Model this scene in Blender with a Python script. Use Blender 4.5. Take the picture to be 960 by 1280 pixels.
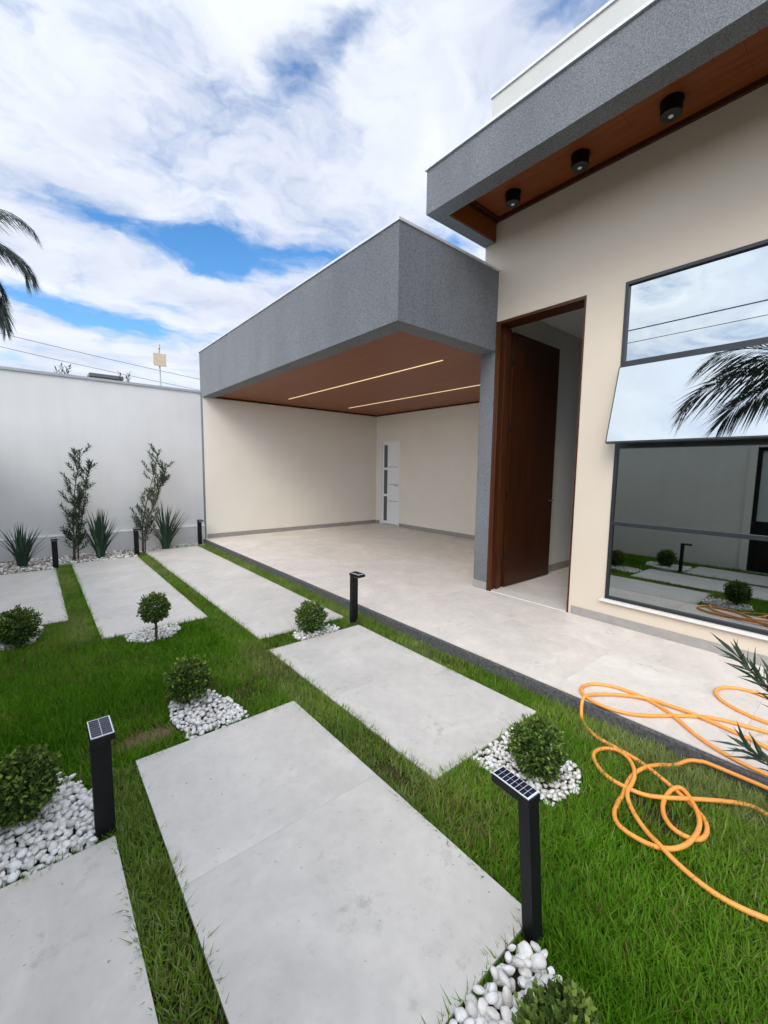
import bpy, bmesh, math, random
import numpy as np
from mathutils import Vector, Matrix

for o in list(bpy.data.objects): bpy.data.objects.remove(o, do_unlink=True)
scene = bpy.context.scene
COL = scene.collection
PI = math.pi
random.seed(7)
RNG = np.random.default_rng(11)

# ------------------------------------------------------------------ camera
# world: +x points into the house, +y along the facade towards the far boundary wall,
# z = 0 is the porch floor
cam_d = bpy.data.cameras.new('camera')
cam = bpy.data.objects.new('camera', cam_d); COL.objects.link(cam)
cam_d.sensor_fit = 'VERTICAL'; cam_d.sensor_height = 36.0
cam_d.lens = 36.0 * 524.77 / 1280.0
cam_d.clip_start = 0.05; cam_d.clip_end = 2000
Rt = Vector((0.76648547, -0.64212938, 0.01303405))
Up = Vector((0.05526757, 0.08616234, 0.99474698))
Fw = Vector((0.63987931, 0.76173874, -0.10153111))
m = Matrix((Rt, Up, -Fw)).transposed().to_4x4(); m.translation = Vector((0, 0, 1.4))
cam.matrix_world = m
scene.camera = cam

# ------------------------------------------------------------------ sky
SUN_DIR = Vector((-0.84, -0.36, 0.76)).normalized()      # towards the sun
world = bpy.data.worlds.new('World'); scene.world = world; world.use_nodes = True
nt = world.node_tree; nt.nodes.clear()
def wn(t, **k):
    n = nt.nodes.new(t)
    for a, v in k.items(): setattr(n, a, v)
    return n
def wmath(op, a, b=None, clamp=False):
    n = wn('ShaderNodeMath', operation=op); n.use_clamp = clamp
    for i, v in enumerate((a, b)):
        if v is None: continue
        if isinstance(v, (int, float)): n.inputs[i].default_value = v
        else: nt.links.new(v, n.inputs[i])
    return n.outputs[0]
sky = wn('ShaderNodeTexSky', sky_type='NISHITA'); sky.sun_disc = False
sky.sun_elevation = math.asin(SUN_DIR.z); sky.sun_rotation = math.atan2(SUN_DIR.x, SUN_DIR.y)
sky.altitude = 300; sky.air_density = 1.0; sky.dust_density = 0.1; sky.ozone_density = 1.6
tc = wn('ShaderNodeTexCoord'); sep = wn('ShaderNodeSeparateXYZ'); nt.links.new(tc.outputs['Generated'], sep.inputs[0])
zz = wmath('ADD', wmath('MAXIMUM', sep.outputs[2], 0.0), 0.12)
cmb = wn('ShaderNodeCombineXYZ')
nt.links.new(wmath('DIVIDE', sep.outputs[0], zz), cmb.inputs[0]); nt.links.new(wmath('DIVIDE', sep.outputs[1], zz), cmb.inputs[1])
warp = wn('ShaderNodeTexNoise'); warp.inputs['Scale'].default_value = 2.6; warp.inputs['Detail'].default_value = 5
nt.links.new(cmb.outputs[0], warp.inputs['Vector'])
wsub = wn('ShaderNodeVectorMath', operation='SUBTRACT'); nt.links.new(warp.outputs['Color'], wsub.inputs[0]); wsub.inputs[1].default_value = (.5, .5, .5)
wsc = wn('ShaderNodeVectorMath', operation='SCALE'); nt.links.new(wsub.outputs[0], wsc.inputs[0]); wsc.inputs['Scale'].default_value = 0.55
wadd = wn('ShaderNodeVectorMath', operation='ADD'); nt.links.new(cmb.outputs[0], wadd.inputs[0]); nt.links.new(wsc.outputs[0], wadd.inputs[1])
PV = wadd.outputs[0]
n1 = wn('ShaderNodeTexNoise'); n1.inputs['Scale'].default_value = 1.25; n1.inputs['Detail'].default_value = 9; n1.inputs['Roughness'].default_value = .56
nmap = wn('ShaderNodeMapping'); nmap.inputs['Location'].default_value = (3.1, 7.7, 0); nmap.inputs['Scale'].default_value = (1.0, 1.25, 1)
nt.links.new(PV, nmap.inputs[0]); nt.links.new(nmap.outputs[0], n1.inputs['Vector'])
n3 = wn('ShaderNodeTexNoise'); n3.inputs['Scale'].default_value = 3.6; n3.inputs['Detail'].default_value = 6; n3.inputs['Roughness'].default_value = .58
nt.links.new(nmap.outputs[0], n3.inputs['Vector'])
cov = wmath('ADD', wmath('MULTIPLY', wmath('SUBTRACT', n1.outputs['Fac'], .5), 1.0), 0.66)
cov = wmath('ADD', cov, wmath('MULTIPLY', wmath('SUBTRACT', n3.outputs['Fac'], .5), 0.95))
# openings in the cloud deck (centre x, y, radius along, radius across, rotation, weight)
for cx, cy, ra, rb, rot, wgt in [(.50, .82, .20, .085, 62, .30), (.52, .95, .10, .07, 20, .20), (.24, 1.68, .30, .19, -4, .44), (.58, 1.66, .32, .19, -26, .46), (.95, 1.40, .36, .14, -34, .40),
                                 (.06, 2.34, .34, .21, 0, .40), (.36, 2.48, .32, .18, 8, .38), (1.16, 1.03, .20, .09, -42, .34), (.80, .47, .16, .08, -40, .32)]:
    mp = wn('ShaderNodeMapping', vector_type='TEXTURE')
    mp.inputs['Location'].default_value = (cx, cy, 0); mp.inputs['Rotation'].default_value = (0, 0, math.radians(rot)); mp.inputs['Scale'].default_value = (ra * 1.6, rb * 1.6, 1)
    nt.links.new(PV, mp.inputs[0])
    gr = wn('ShaderNodeTexGradient', gradient_type='QUADRATIC_SPHERE'); nt.links.new(mp.outputs[0], gr.inputs[0])
    cov = wmath('SUBTRACT', cov, wmath('MULTIPLY', gr.outputs['Fac'], wgt * 1.35))
cr = wn('ShaderNodeMapRange', interpolation_type='SMOOTHSTEP'); nt.links.new(cov, cr.inputs[0])
cr.inputs[1].default_value = .18; cr.inputs[2].default_value = .66; cr.inputs[3].default_value = 0.0; cr.inputs[4].default_value = 0.97
n2 = wn('ShaderNodeTexNoise'); n2.inputs['Scale'].default_value = 2.3; n2.inputs['Detail'].default_value = 8; n2.inputs['Roughness'].default_value = .5
nmap2 = wn('ShaderNodeMapping'); nmap2.inputs['Location'].default_value = (1.2, 4.4, 2); nmap2.inputs['Rotation'].default_value = (0, 0, .5); nmap2.inputs['Scale'].default_value = (.8, 1.5, 1)
nt.links.new(PV, nmap2.inputs[0]); nt.links.new(nmap2.outputs[0], n2.inputs['Vector'])
ccr = wn('ShaderNodeValToRGB'); nt.links.new(wmath('ADD', wmath('MULTIPLY', n2.outputs['Fac'], .72), wmath('MULTIPLY', n3.outputs['Fac'], .30)), ccr.inputs[0])
ccr.color_ramp.elements[0].position = .34; ccr.color_ramp.elements[0].color = (.545, .60, .735, 1)
ccr.color_ramp.elements[1].position = .66; ccr.color_ramp.elements[1].color = (.81, .845, .91, 1)
bg1 = wn('ShaderNodeBackground'); bg1.inputs['Strength'].default_value = 0.15; hs = wn('ShaderNodeHueSaturation'); hs.inputs['Saturation'].default_value = 1.3; nt.links.new(sky.outputs[0], hs.inputs['Color']); nt.links.new(hs.outputs[0], bg1.inputs['Color'])
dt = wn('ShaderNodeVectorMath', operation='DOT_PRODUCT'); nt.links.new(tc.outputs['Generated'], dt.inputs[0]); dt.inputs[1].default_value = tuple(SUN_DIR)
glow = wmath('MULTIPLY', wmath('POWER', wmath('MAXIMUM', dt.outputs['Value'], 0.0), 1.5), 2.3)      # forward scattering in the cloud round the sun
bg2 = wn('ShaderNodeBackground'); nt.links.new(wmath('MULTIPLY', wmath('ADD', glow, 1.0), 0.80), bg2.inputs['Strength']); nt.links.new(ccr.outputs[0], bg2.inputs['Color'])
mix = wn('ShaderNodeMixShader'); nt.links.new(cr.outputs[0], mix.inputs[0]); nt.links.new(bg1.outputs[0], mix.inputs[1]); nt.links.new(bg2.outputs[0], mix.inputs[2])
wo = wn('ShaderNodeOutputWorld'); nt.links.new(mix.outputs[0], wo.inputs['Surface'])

# ------------------------------------------------------------------ sun
sd = bpy.data.lights.new('sun', 'SUN'); sd.energy = 1.5; sd.angle = math.radians(28); sd.color = (1, .92, .80)
so = bpy.data.objects.new('sun', sd); COL.objects.link(so); so.location = (-6, -4, 12)
so.rotation_euler = (-SUN_DIR).to_track_quat('-Z', 'Y').to_euler()

vs = scene.view_settings
vs.view_transform = 'Standard'; vs.look = 'None'; vs.gamma = 1; vs.use_curve_mapping = False; vs.exposure = 0.60
scene.render.engine = 'CYCLES'
scene.cycles.max_bounces = 7; scene.cycles.diffuse_bounces = 4

# ------------------------------------------------------------------ materials
class NT:
    def __init__(s, name):
        s.m = bpy.data.materials.new(name); s.m.use_nodes = True
        s.t = s.m.node_tree; s.b = s.t.nodes['Principled BSDF']; s.out = s.t.nodes['Material Output']
    def n(s, t, **k):
        x = s.t.nodes.new(t)
        for a, v in k.items(): setattr(x, a, v)
        return x
    def l(s, a, b): s.t.links.new(a, b)
    def setb(s, **k):
        for a, v in k.items():
            s.b.inputs[{'col': 'Base Color', 'rough': 'Roughness', 'metal': 'Metallic', 'spec': 'Specular IOR Level', 'coat': 'Coat Weight'}[a]].default_value = (*v, 1) if isinstance(v, tuple) else v
    def pos(s, scale=(1, 1, 1), per_object=False):
        g = s.n('ShaderNodeNewGeometry'); mp = s.n('ShaderNodeMapping'); mp.inputs['Scale'].default_value = scale
        s.l(g.outputs['Position'], mp.inputs[0])
        if per_object:
            oi = s.n('ShaderNodeObjectInfo'); mu = s.n('ShaderNodeMath', operation='MULTIPLY'); mu.inputs[1].default_value = 57.0
            s.l(oi.outputs['Random'], mu.inputs[0]); s.l(mu.outputs[0], mp.inputs['Location'])
        return mp.outputs[0]
    def noise(s, vec, scale, detail=4, rough=.5, dist=0):
        x = s.n('ShaderNodeTexNoise'); x.inputs['Scale'].default_value = scale; x.inputs['Detail'].default_value = detail
        x.inputs['Roughness'].default_value = rough; x.inputs['Distortion'].default_value = dist
        if vec: s.l(vec, x.inputs['Vector'])
        return x.outputs['Fac']
    def ramp(s, fac, *stops):
        r = s.n('ShaderNodeValToRGB'); e = r.color_ramp.elements
        while len(e) < len(stops): e.new(.5)
        for i, (p, c) in enumerate(stops): e[i].position = p; e[i].color = (*c, 1)
        s.l(fac, r.inputs[0]); return r.outputs[0]
    def mixc(s, fac, a, b, mode='MIX'):
        x = s.n('ShaderNodeMix', data_type='RGBA', blend_type=mode)
        for i, v in ((0, fac), (6, a), (7, b)):
            if isinstance(v, tuple): x.inputs[i].default_value = (*v, 1)
            elif isinstance(v, (int, float)): x.inputs[i].default_value = v
            else: s.l(v, x.inputs[i])
        return x.outputs[2]
    def bump(s, h, strength=.3, dist=.01):
        b = s.n('ShaderNodeBump'); b.inputs['Strength'].default_value = strength; b.inputs['Distance'].default_value = dist
        s.l(h, b.inputs['Height']); s.l(b.outputs[0], s.b.inputs['Normal'])
    def col(s, c): s.l(c, s.b.inputs['Base Color'])
    def rough(s, c): s.l(c, s.b.inputs['Roughness'])

def plaster(name, c, var=.05, bump=.12, scale=90, streak=.4):
    k = NT(name); p = k.pos(); k.setb(rough=.88, spec=.2)
    d = tuple(v * (1 - var) for v in c); h = tuple(min(1, v * (1 + var * .6)) for v in c)
    a = k.ramp(k.noise(p, 1.3, 6, .6), (.3, d), (.7, h))
    st = k.noise(k.pos((3.5, 3.5, .5)), 1.6, 5, .6)
    k.col(k.mixc(streak, a, k.ramp(st, (.35, d), (.65, h))))
    k.bump(k.noise(p, scale, 3, .6), bump, .004)
    return k.m
M = {}
M['cream'] = plaster('cream_paint', (.60, .525, .425), .04, streak=.15)
M['cream_shell'] = plaster('cream_wall_paint', (.80, .76, .67), .04, streak=.12)
M['white_wall'] = plaster('white_wall_paint', (.65, .65, .64), .07)
M['plinth'] = plaster('plinth_paint', (.61, .61, .60), .08)
M['white_paint'] = plaster('white_parapet_paint', (.50, .50, .475), .05)
M['grey_wall'] = plaster('grey_wall_paint', (.70, .70, .66), .06)
M['interior'] = plaster('interior_paint', (.70, .70, .67), .03)

def stucco(name, c):
    k = NT(name); p = k.pos(); k.setb(rough=.72, spec=.35)
    g = k.noise(p, 105, 4, .75); v = k.n('ShaderNodeTexVoronoi'); v.inputs['Scale'].default_value = 190; k.l(p, v.inputs['Vector'])
    d = tuple(x * .42 for x in c); h = tuple(x * 1.55 for x in c)
    a = k.ramp(g, (.3, d), (.7, h))
    sp = k.ramp(k.noise(p, 260, 2, .5), (.66, (0, 0, 0)), (.74, (1, 1, 1)))
    a = k.mixc(sp, a, tuple(min(1, x * 2.6) for x in c))
    big = k.ramp(k.noise(k.pos((1, 1, .35)), 2.2, 5, .6), (.3, (.86, .86, .86)), (.7, (1.1, 1.1, 1.1)))
    k.col(k.mixc(1.0, a, big, 'MULTIPLY'))
    h2 = k.n('ShaderNodeMath', operation='SUBTRACT'); k.l(g, h2.inputs[0]); k.l(v.outputs['Distance'], h2.inputs[1])
    k.bump(h2.outputs[0], .55, .004)
    return k.m
M['stucco'] = stucco('grey_textured_stucco', (.155, .163, .173))

def wood(name, c1, c2, rough=.42, axis=(14, 1.1, 14)):
    k = NT(name); k.setb(rough=rough, spec=.22)
    g = k.noise(k.pos(axis), 3.0, 7, .62, .6)
    k.col(k.ramp(g, (.3, c1), (.7, c2)))
    k.bump(g, .06, .003); return k.m
M['soffit'] = wood('brown_soffit_wood', (.170, .046, .012), (.255, .074, .020), .36, (9, .8, 9))
M['door_wood'] = wood('dark_red_wood', (.026, .0072, .0026), (.058, .0165, .0055), .30, (10, 10, .7))
M['frame_wood'] = wood('reddish_frame_wood', (.044, .0125, .0045), (.085, .027, .010), .34, (12, 12, .7))

def tilemat(name, c, warm):
    k = NT(name); k.setb(rough=.42, spec=.45)
    p = k.pos(per_object=True)
    cl = k.ramp(k.noise(p, 1.9, 7, .62, .9), (.28, tuple(x * .86 for x in c)), (.55, c), (.75, tuple(min(1, x * 1.09) for x in warm)))
    fine = k.ramp(k.noise(p, 16, 5, .7), (.32, (.93, .93, .93)), (.6, (1.02, 1.02, 1.02)))
    a = k.mixc(1.0, cl, fine, 'MULTIPLY')
    w = k.pos()
    st = k.ramp(k.noise(w, 4.3, 8, .72, .4), (.53, (0, 0, 0)), (.70, (1, 1, 1)))          # smears of mud and dust
    gate = k.ramp(k.noise(w, 21, 4, .7), (.50, (0, 0, 0)), (.63, (1, 1, 1)))
    both = k.mixc(1.0, st, gate, 'MULTIPLY')
    mul = k.n('ShaderNodeMath', operation='MULTIPLY'); mul.inputs[1].default_value = .62; k.l(both, mul.inputs[0])
    a = k.mixc(mul.outputs[0], a, (.27, .25, .22))
    spk = k.ramp(k.noise(w, 47, 2, .5), (.735, (0, 0, 0)), (.76, (1, 1, 1)))
    mul2 = k.n('ShaderNodeMath', operation='MULTIPLY'); mul2.inputs[1].default_value = .65; k.l(spk, mul2.inputs[0])
    k.col(k.mixc(mul2.outputs[0], a, (.12, .10, .085)))
    k.rough(k.ramp(k.noise(w, 5, 5, .6), (.3, (.36, .36, .36)), (.7, (.56, .56, .56))))
    k.bump(k.noise(p, 70, 3, .6), .05, .002)
    return k.m
M['tile'] = tilemat('grey_porcelain', (.59, .562, .517), (.615, .583, .533))
M['porch_tile'] = tilemat('warm_porcelain', (.69, .635, .57), (.73, .675, .605))

def simple(name, c, rough=.5, metal=0, spec=.5, vary=.08, scale=20, bump=0):
    k = NT(name); k.setb(rough=rough, metal=metal, spec=spec)
    k.col(k.ramp(k.noise(k.pos(), scale, 4, .6), (.3, tuple(x * (1 - vary) for x in c)), (.7, tuple(min(1, x * (1 + vary)) for x in c))))
    if bump: k.bump(k.noise(k.pos(), scale * 3, 4, .6), bump, .004)
    return k.m
M['mortar'] = simple('grey_mortar', (.17, .165, .16), .9, vary=.25, scale=30, bump=.5)
M['kerb'] = simple('dark_granite', (.085, .085, .088), .85, vary=.55, scale=60, bump=.4)
M['baseboard'] = simple('grey_porcelain_skirting', (.30, .285, .265), .5, vary=.1)
M['coping'] = simple('pale_metal_coping', (.62, .64, .66), .4, .3, vary=.06)
M['coping_grey'] = simple('grey_wall_coping', (.33, .36, .38), .6, vary=.1)
M['black'] = simple('black_aluminium', (.006, .007, .008), .5, 0, .22, vary=.2)
M['frame'] = simple('charcoal_window_frame', (.020, .024, .027), .4, .2, vary=.15)
M['white_metal'] = simple('white_aluminium', (.84, .86, .87), .35, vary=.03)
M['sill'] = simple('pale_stone_sill', (.66, .64, .60), .5, vary=.06)
M['threshold'] = simple('pale_threshold_stone', (.66, .62, .56), .45, vary=.08)
M['panel_cell'] = simple('solar_cell', (.012, .018, .04), .22, .3, vary=.3)
M['panel_frame'] = simple('solar_frame', (.70, .72, .74), .35, vary=.05)
M['lens'] = simple('lamp_lens', (.75, .76, .78), .15, vary=.03)
M['chrome'] = simple('steel', (.6, .6, .6), .25, 1, vary=.05)
M['pebble'] = simple('white_marble_pebble', (.80, .795, .775), .55, vary=.10, scale=45, bump=.15)
k = NT('white_marble_pebble'); k.setb(rough=.55)
gi = k.n('ShaderNodeNewGeometry'); oi_ = k.n('ShaderNodeObjectInfo'); ad = k.n('ShaderNodeMath', operation='ADD'); k.l(gi.outputs['Random Per Island'], ad.inputs[0]); k.l(oi_.outputs['Random'], ad.inputs[1])
fr1 = k.n('ShaderNodeMath', operation='FRACT'); k.l(ad.outputs[0], fr1.inputs[0])
tone = k.ramp(fr1.outputs[0], (0, (.60, .58, .54)), (.2, (.76, .75, .72)), (.8, (.84, .835, .82)), (1, (.80, .77, .72)))
vein = k.ramp(k.noise(k.pos(), 55, 5, .65), (.3, (.80, .79, .77)), (.55, (1, 1, 1)))
k.col(k.mixc(1.0, tone, vein, 'MULTIPLY')); k.bump(k.noise(k.pos(), 120, 3, .6), .25, .003)
M['pebble'] = k.m
M['gravel'] = simple('mixed_gravel', (.42, .36, .30), .8, vary=.55, scale=28, bump=.2)
M['soil'] = simple('soil', (.060, .042, .026), .95, vary=.4, scale=25, bump=.8)
M['dirt'] = simple('dry_thatch', (.16, .105, .055), .95, vary=.4, scale=60, bump=.8)
M['bark'] = simple('bark', (.09, .068, .05), .9, vary=.35, scale=40, bump=.6)
M['pole'] = simple('galvanised_pole', (.35, .36, .37), .5, .5)
M['board'] = simple('ochre_board', (.62, .50, .34), .7, vary=.12)
M['roof_far'] = simple('dark_roof_sheet', (.12, .12, .13), .7)
M['cable'] = simple('black_cable', (.02, .02, .022), .6)
M['pale_glass'] = simple('frosted_glass', (.50, .56, .56), .25, vary=.04)
M['dark_glass'] = simple('dark_pane', (.09, .11, .12), .12, vary=.1)

k = NT('ground_earth'); k.setb(rough=.95, spec=.1)
k.col(k.ramp(k.noise(k.pos(), 14, 6, .7), (.3, (.030, .034, .012)), (.55, (.050, .052, .020)), (.75, (.075, .060, .032)))); k.bump(k.noise(k.pos(), 60, 4, .7), .7, .01)
M['ground'] = k.m

k = NT('reflective_solar_glass'); k.setb(col=(.335, .36, .36), metal=1.0, rough=.012)
M['glass'] = k.m

def emit(name, c, s):
    k = NT(name); k.setb(col=(.8, .75, .6)); k.b.inputs['Emission Color'].default_value = (*c, 1); k.b.inputs['Emission Strength'].default_value = s; return k.m
M['led'] = emit('warm_led_strip', (1.0, .74, .36), .62)

k = NT('orange_hose'); k.setb(rough=.38, spec=.45)
k.col(k.mixc(k.ramp(k.noise(k.pos(), 75, 4, .75), (.62, (0, 0, 0)), (.70, (.75, .75, .75))), k.ramp(k.noise(k.pos(), 7, 4, .6), (.3, (.80, .29, .045)), (.7, (.88, .38, .085))), (.20, .12, .04))); k.bump(k.noise(k.pos((60, 60, 60)), 12, 2), .05, .002)
M['hose'] = k.m

def foliage(name, *stops, trans=.28, rough=.5, big=0.0):
    k = NT(name); k.setb(rough=rough, spec=.10)
    at = k.n('ShaderNodeAttribute'); at.attribute_name = 'tint'
    c = k.ramp(at.outputs['Fac'], *stops)
    if big:
        v = k.ramp(k.noise(k.pos(), 2.1, 4, .6), (.3, (1 - big, 1 - big * .75, 1 - big)), (.7, (1 + big, 1 + big * .7, 1 + big * .5)))
        c = k.mixc(1.0, c, v, 'MULTIPLY')
    k.col(c)
    tr = k.n('ShaderNodeBsdfTranslucent'); k.l(c, tr.inputs[0])
    mx = k.n('ShaderNodeMixShader'); mx.inputs[0].default_value = trans
    k.l(k.b.outputs[0], mx.inputs[1]); k.l(tr.outputs[0], mx.inputs[2]); k.l(mx.outputs[0], k.out.inputs['Surface'])
    return k.m
M['grass'] = foliage('lawn_grass', (0, (.26, .20, .09)), (.05, (.17, .16, .05)), (.10, (.068, .185, .007)), (.40, (.118, .300, .013)), (.70, (.190, .300, .042)), (1, (.31, .37, .14)), trans=.40, rough=.6, big=.26)
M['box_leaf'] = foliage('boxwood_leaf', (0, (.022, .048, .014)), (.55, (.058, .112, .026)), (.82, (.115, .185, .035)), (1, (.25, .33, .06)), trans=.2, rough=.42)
M['pod_leaf'] = foliage('podocarpus_leaf', (0, (.028, .052, .036)), (.6, (.058, .095, .058)), (1, (.11, .16, .08)), trans=.2, rough=.45)
M['spike_leaf'] = foliage('strap_leaf', (0, (.022, .050, .034)), (.6, (.045, .088, .058)), (1, (.085, .135, .085)), trans=.12, rough=.4)
M['palm_far'] = foliage('hazed_palm_leaflet', (0, (.10, .125, .12)), (.6, (.17, .20, .19)), (1, (.28, .31, .29)), trans=.35, rough=.45)  # palm leaflets paled and greyed: lens haze painted into the leaf colour
M['palm_leaf'] = foliage('palm_leaflet', (0, (.045, .060, .050)), (.6, (.090, .115, .092)), (1, (.18, .20, .16)), trans=.15, rough=.4)

# ------------------------------------------------------------------ mesh helpers
class MB:
    def __init__(s): s.v = []; s.f = []; s.tint = []
    def box(s, x0, x1, y0, y1, z0, z1):
        b = len(s.v)
        s.v += [(x0, y0, z0), (x1, y0, z0), (x1, y1, z0), (x0, y1, z0), (x0, y0, z1), (x1, y0, z1), (x1, y1, z1), (x0, y1, z1)]
        s.f += [tuple(b + i for i in q) for q in ((0, 3, 2, 1), (4, 5, 6, 7), (0, 1, 5, 4), (1, 2, 6, 5), (2, 3, 7, 6), (3, 0, 4, 7))]
        return s
    def bevbox(s, x0, x1, y0, y1, z0, z1, c=.004):
        # box with a chamfer round its top edge
        b = len(s.v)
        s.v += [(x0, y0, z0), (x1, y0, z0), (x1, y1, z0), (x0, y1, z0), (x0, y0, z1 - c), (x1, y0, z1 - c), (x1, y1, z1 - c), (x0, y1, z1 - c),
                (x0 + c, y0 + c, z1), (x1 - c, y0 + c, z1), (x1 - c, y1 - c, z1), (x0 + c, y1 - c, z1)]
        s.f += [tuple(b + i for i in q) for q in ((0, 3, 2, 1), (0, 1, 5, 4), (1, 2, 6, 5), (2, 3, 7, 6), (3, 0, 4, 7), (4, 5, 9, 8), (5, 6, 10, 9), (6, 7, 11, 10), (7, 4, 8, 11), (8, 9, 10, 11))]
        return s
    def tube(s, pts, r, n=8, caps=True):
        pts = [Vector(p) for p in pts]; rr = r if isinstance(r, (list, tuple)) else [r] * len(pts)
        b = len(s.v); up = Vector((0, 0, 1)); prev = None
        for i, p in enumerate(pts):
            t = (pts[min(i + 1, len(pts) - 1)] - pts[max(i - 1, 0)]).normalized()
            if prev is None:
                a = t.cross(up)
                if a.length < 1e-3: a = t.cross(Vector((1, 0, 0)))
            else: a = prev - t * prev.dot(t)
            a.normalize(); prev = a; c = t.cross(a)
            for j in range(n):
                q = p + (a * math.cos(2 * PI * j / n) + c * math.sin(2 * PI * j / n)) * rr[i]; s.v.append(tuple(q))
        for i in range(len(pts) - 1):
            for j in range(n):
                j2 = (j + 1) % n; s.f.append((b + i * n + j, b + i * n + j2, b + (i + 1) * n + j2, b + (i + 1) * n + j))
        if caps:
            s.f.append(tuple(b + j for j in range(n))[::-1]); s.f.append(tuple(b + (len(pts) - 1) * n + j for j in range(n)))
        return s
    def mesh(s, name):
        me = bpy.data.meshes.new(name); me.from_pydata(s.v, [], s.f); me.update(); return me
def link(name, me, mat, parent=None, smooth=False):
    if mat is not None and not me.materials: me.materials.append(M[mat] if isinstance(mat, str) else mat)
    if smooth and me.polygons: me.polygons.foreach_set('use_smooth', [True] * len(me.polygons))
    o = bpy.data.objects.new(name, me); COL.objects.link(o); o.parent = parent
    return o
def build(mb, name, mat, parent=None, smooth=False): return link(name, mb.mesh(name), mat, parent, smooth)
def box(name, mat, parent, *d): return build(MB().box(*d), name, mat, parent)
def empty(name, loc=(0, 0, 0), rz=0):
    o = bpy.data.objects.new(name, None); COL.objects.link(o); o.location = loc; o.rotation_euler = (0, 0, rz); o.empty_display_size = .1; return o
def tag(o, label=None, cat=None, group=None, kind=None):
    if label: o['label'] = label
    if cat: o['category'] = cat
    if group: o['group'] = group
    if kind: o['kind'] = kind
    return o
def copy_tree(o, parent=None):
    c = o.copy(); COL.objects.link(c); c.parent = parent
    for ch in list(o.children): copy_tree(ch, c)
    return c
def quadmesh(name, V, F4, F3=None, tint=None):
    """fast mesh from numpy: V (n,3), F4 (m,4), F3 (k,3)"""
    me = bpy.data.meshes.new(name); V = np.asarray(V, np.float32)
    loops = [np.asarray(F4, np.int32).ravel()]; nf4 = len(F4); nf3 = 0
    if F3 is not None: loops.append(np.asarray(F3, np.int32).ravel()); nf3 = len(F3)
    L = np.concatenate(loops)
    me.vertices.add(len(V)); me.vertices.foreach_set('co', V.ravel())
    me.loops.add(len(L)); me.loops.foreach_set('vertex_index', L)
    st = np.concatenate([np.arange(nf4) * 4, nf4 * 4 + np.arange(nf3) * 3]).astype(np.int32)
    me.polygons.add(nf4 + nf3); me.polygons.foreach_set('loop_start', st)
    if tint is not None:
        a = me.attributes.new('tint', 'FLOAT', 'POINT'); a.data.foreach_set('value', np.asarray(tint, np.float32))
    me.update(calc_edges=True); me.validate(); return me
def unit(a): return a / np.maximum(np.linalg.norm(a, axis=-1, keepdims=True), 1e-9)
def leaf_mesh(name, P, D, N, L, W, tint, fold=.25, droop=0.0):
    """pointed leaves: P base, D direction, N rough normal, L length, W width -> 6 verts, 4 tris each, folded along the midrib"""
    n = len(P); D = unit(D); S = unit(np.cross(D, N)); N = unit(np.cross(S, D)); L = np.broadcast_to(L, (n,))[:, None]; W = np.broadcast_to(W, (n,))[:, None]
    dz = np.zeros((n, 3)); dz[:, 2] = -droop; dz = dz * L
    V = np.empty((n, 6, 3))
    V[:, 0] = P; V[:, 1] = P + D * L * .42 - S * W * .5 + N * W * fold + dz * .2; V[:, 2] = P + D * L * .45 + dz * .2
    V[:, 3] = P + D * L * .42 + S * W * .5 + N * W * fold + dz * .2; V[:, 4] = P + D * L * .76 + N * W * .05 + dz * .6; V[:, 5] = P + D * L + dz
    V[:, 4] = V[:, 2] * .45 + V[:, 5] * .55
    b = np.arange(n)[:, None] * 6
    F3 = np.concatenate([b + [0, 2, 1], b + [0, 3, 2]]); F4 = np.concatenate([b + [1, 2, 4, 5], b + [2, 3, 5, 4]])
    return quadmesh(name, V.reshape(-1, 3), F4, F3, np.repeat(tint, 6))
def vnoise(x, y, s, seed):
    """smooth value noise in numpy"""
    x = x * s + 100; y = y * s + 100; r = np.random.default_rng(seed).random((256, 256))
    xi = np.floor(x).astype(int); yi = np.floor(y).astype(int); fx = x - xi; fy = y - yi; fx = fx * fx * (3 - 2 * fx); fy = fy * fy * (3 - 2 * fy)
    g = lambda i, j: r[i % 256, j % 256]
    return (g(xi, yi) * (1 - fx) + g(xi + 1, yi) * fx) * (1 - fy) + (g(xi, yi + 1) * (1 - fx) + g(xi + 1, yi + 1) * fx) * fy

# ------------------------------------------------------------------ ground
ZS, ZG = -.080, -.120          # slab top, soil
XF, XB = 4.042, 6.844          # facade plane, carport back wall
YW, YW2 = 8.590, 8.481         # far boundary wall, cream carport wall
XC, YC = 2.577, 2.911          # carport fascia planes
YFC = 3.103                    # end of the facade
tag(box('ground', 'ground', None, -260, 260, -260, 260, -.5, ZG), kind='structure')

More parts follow.
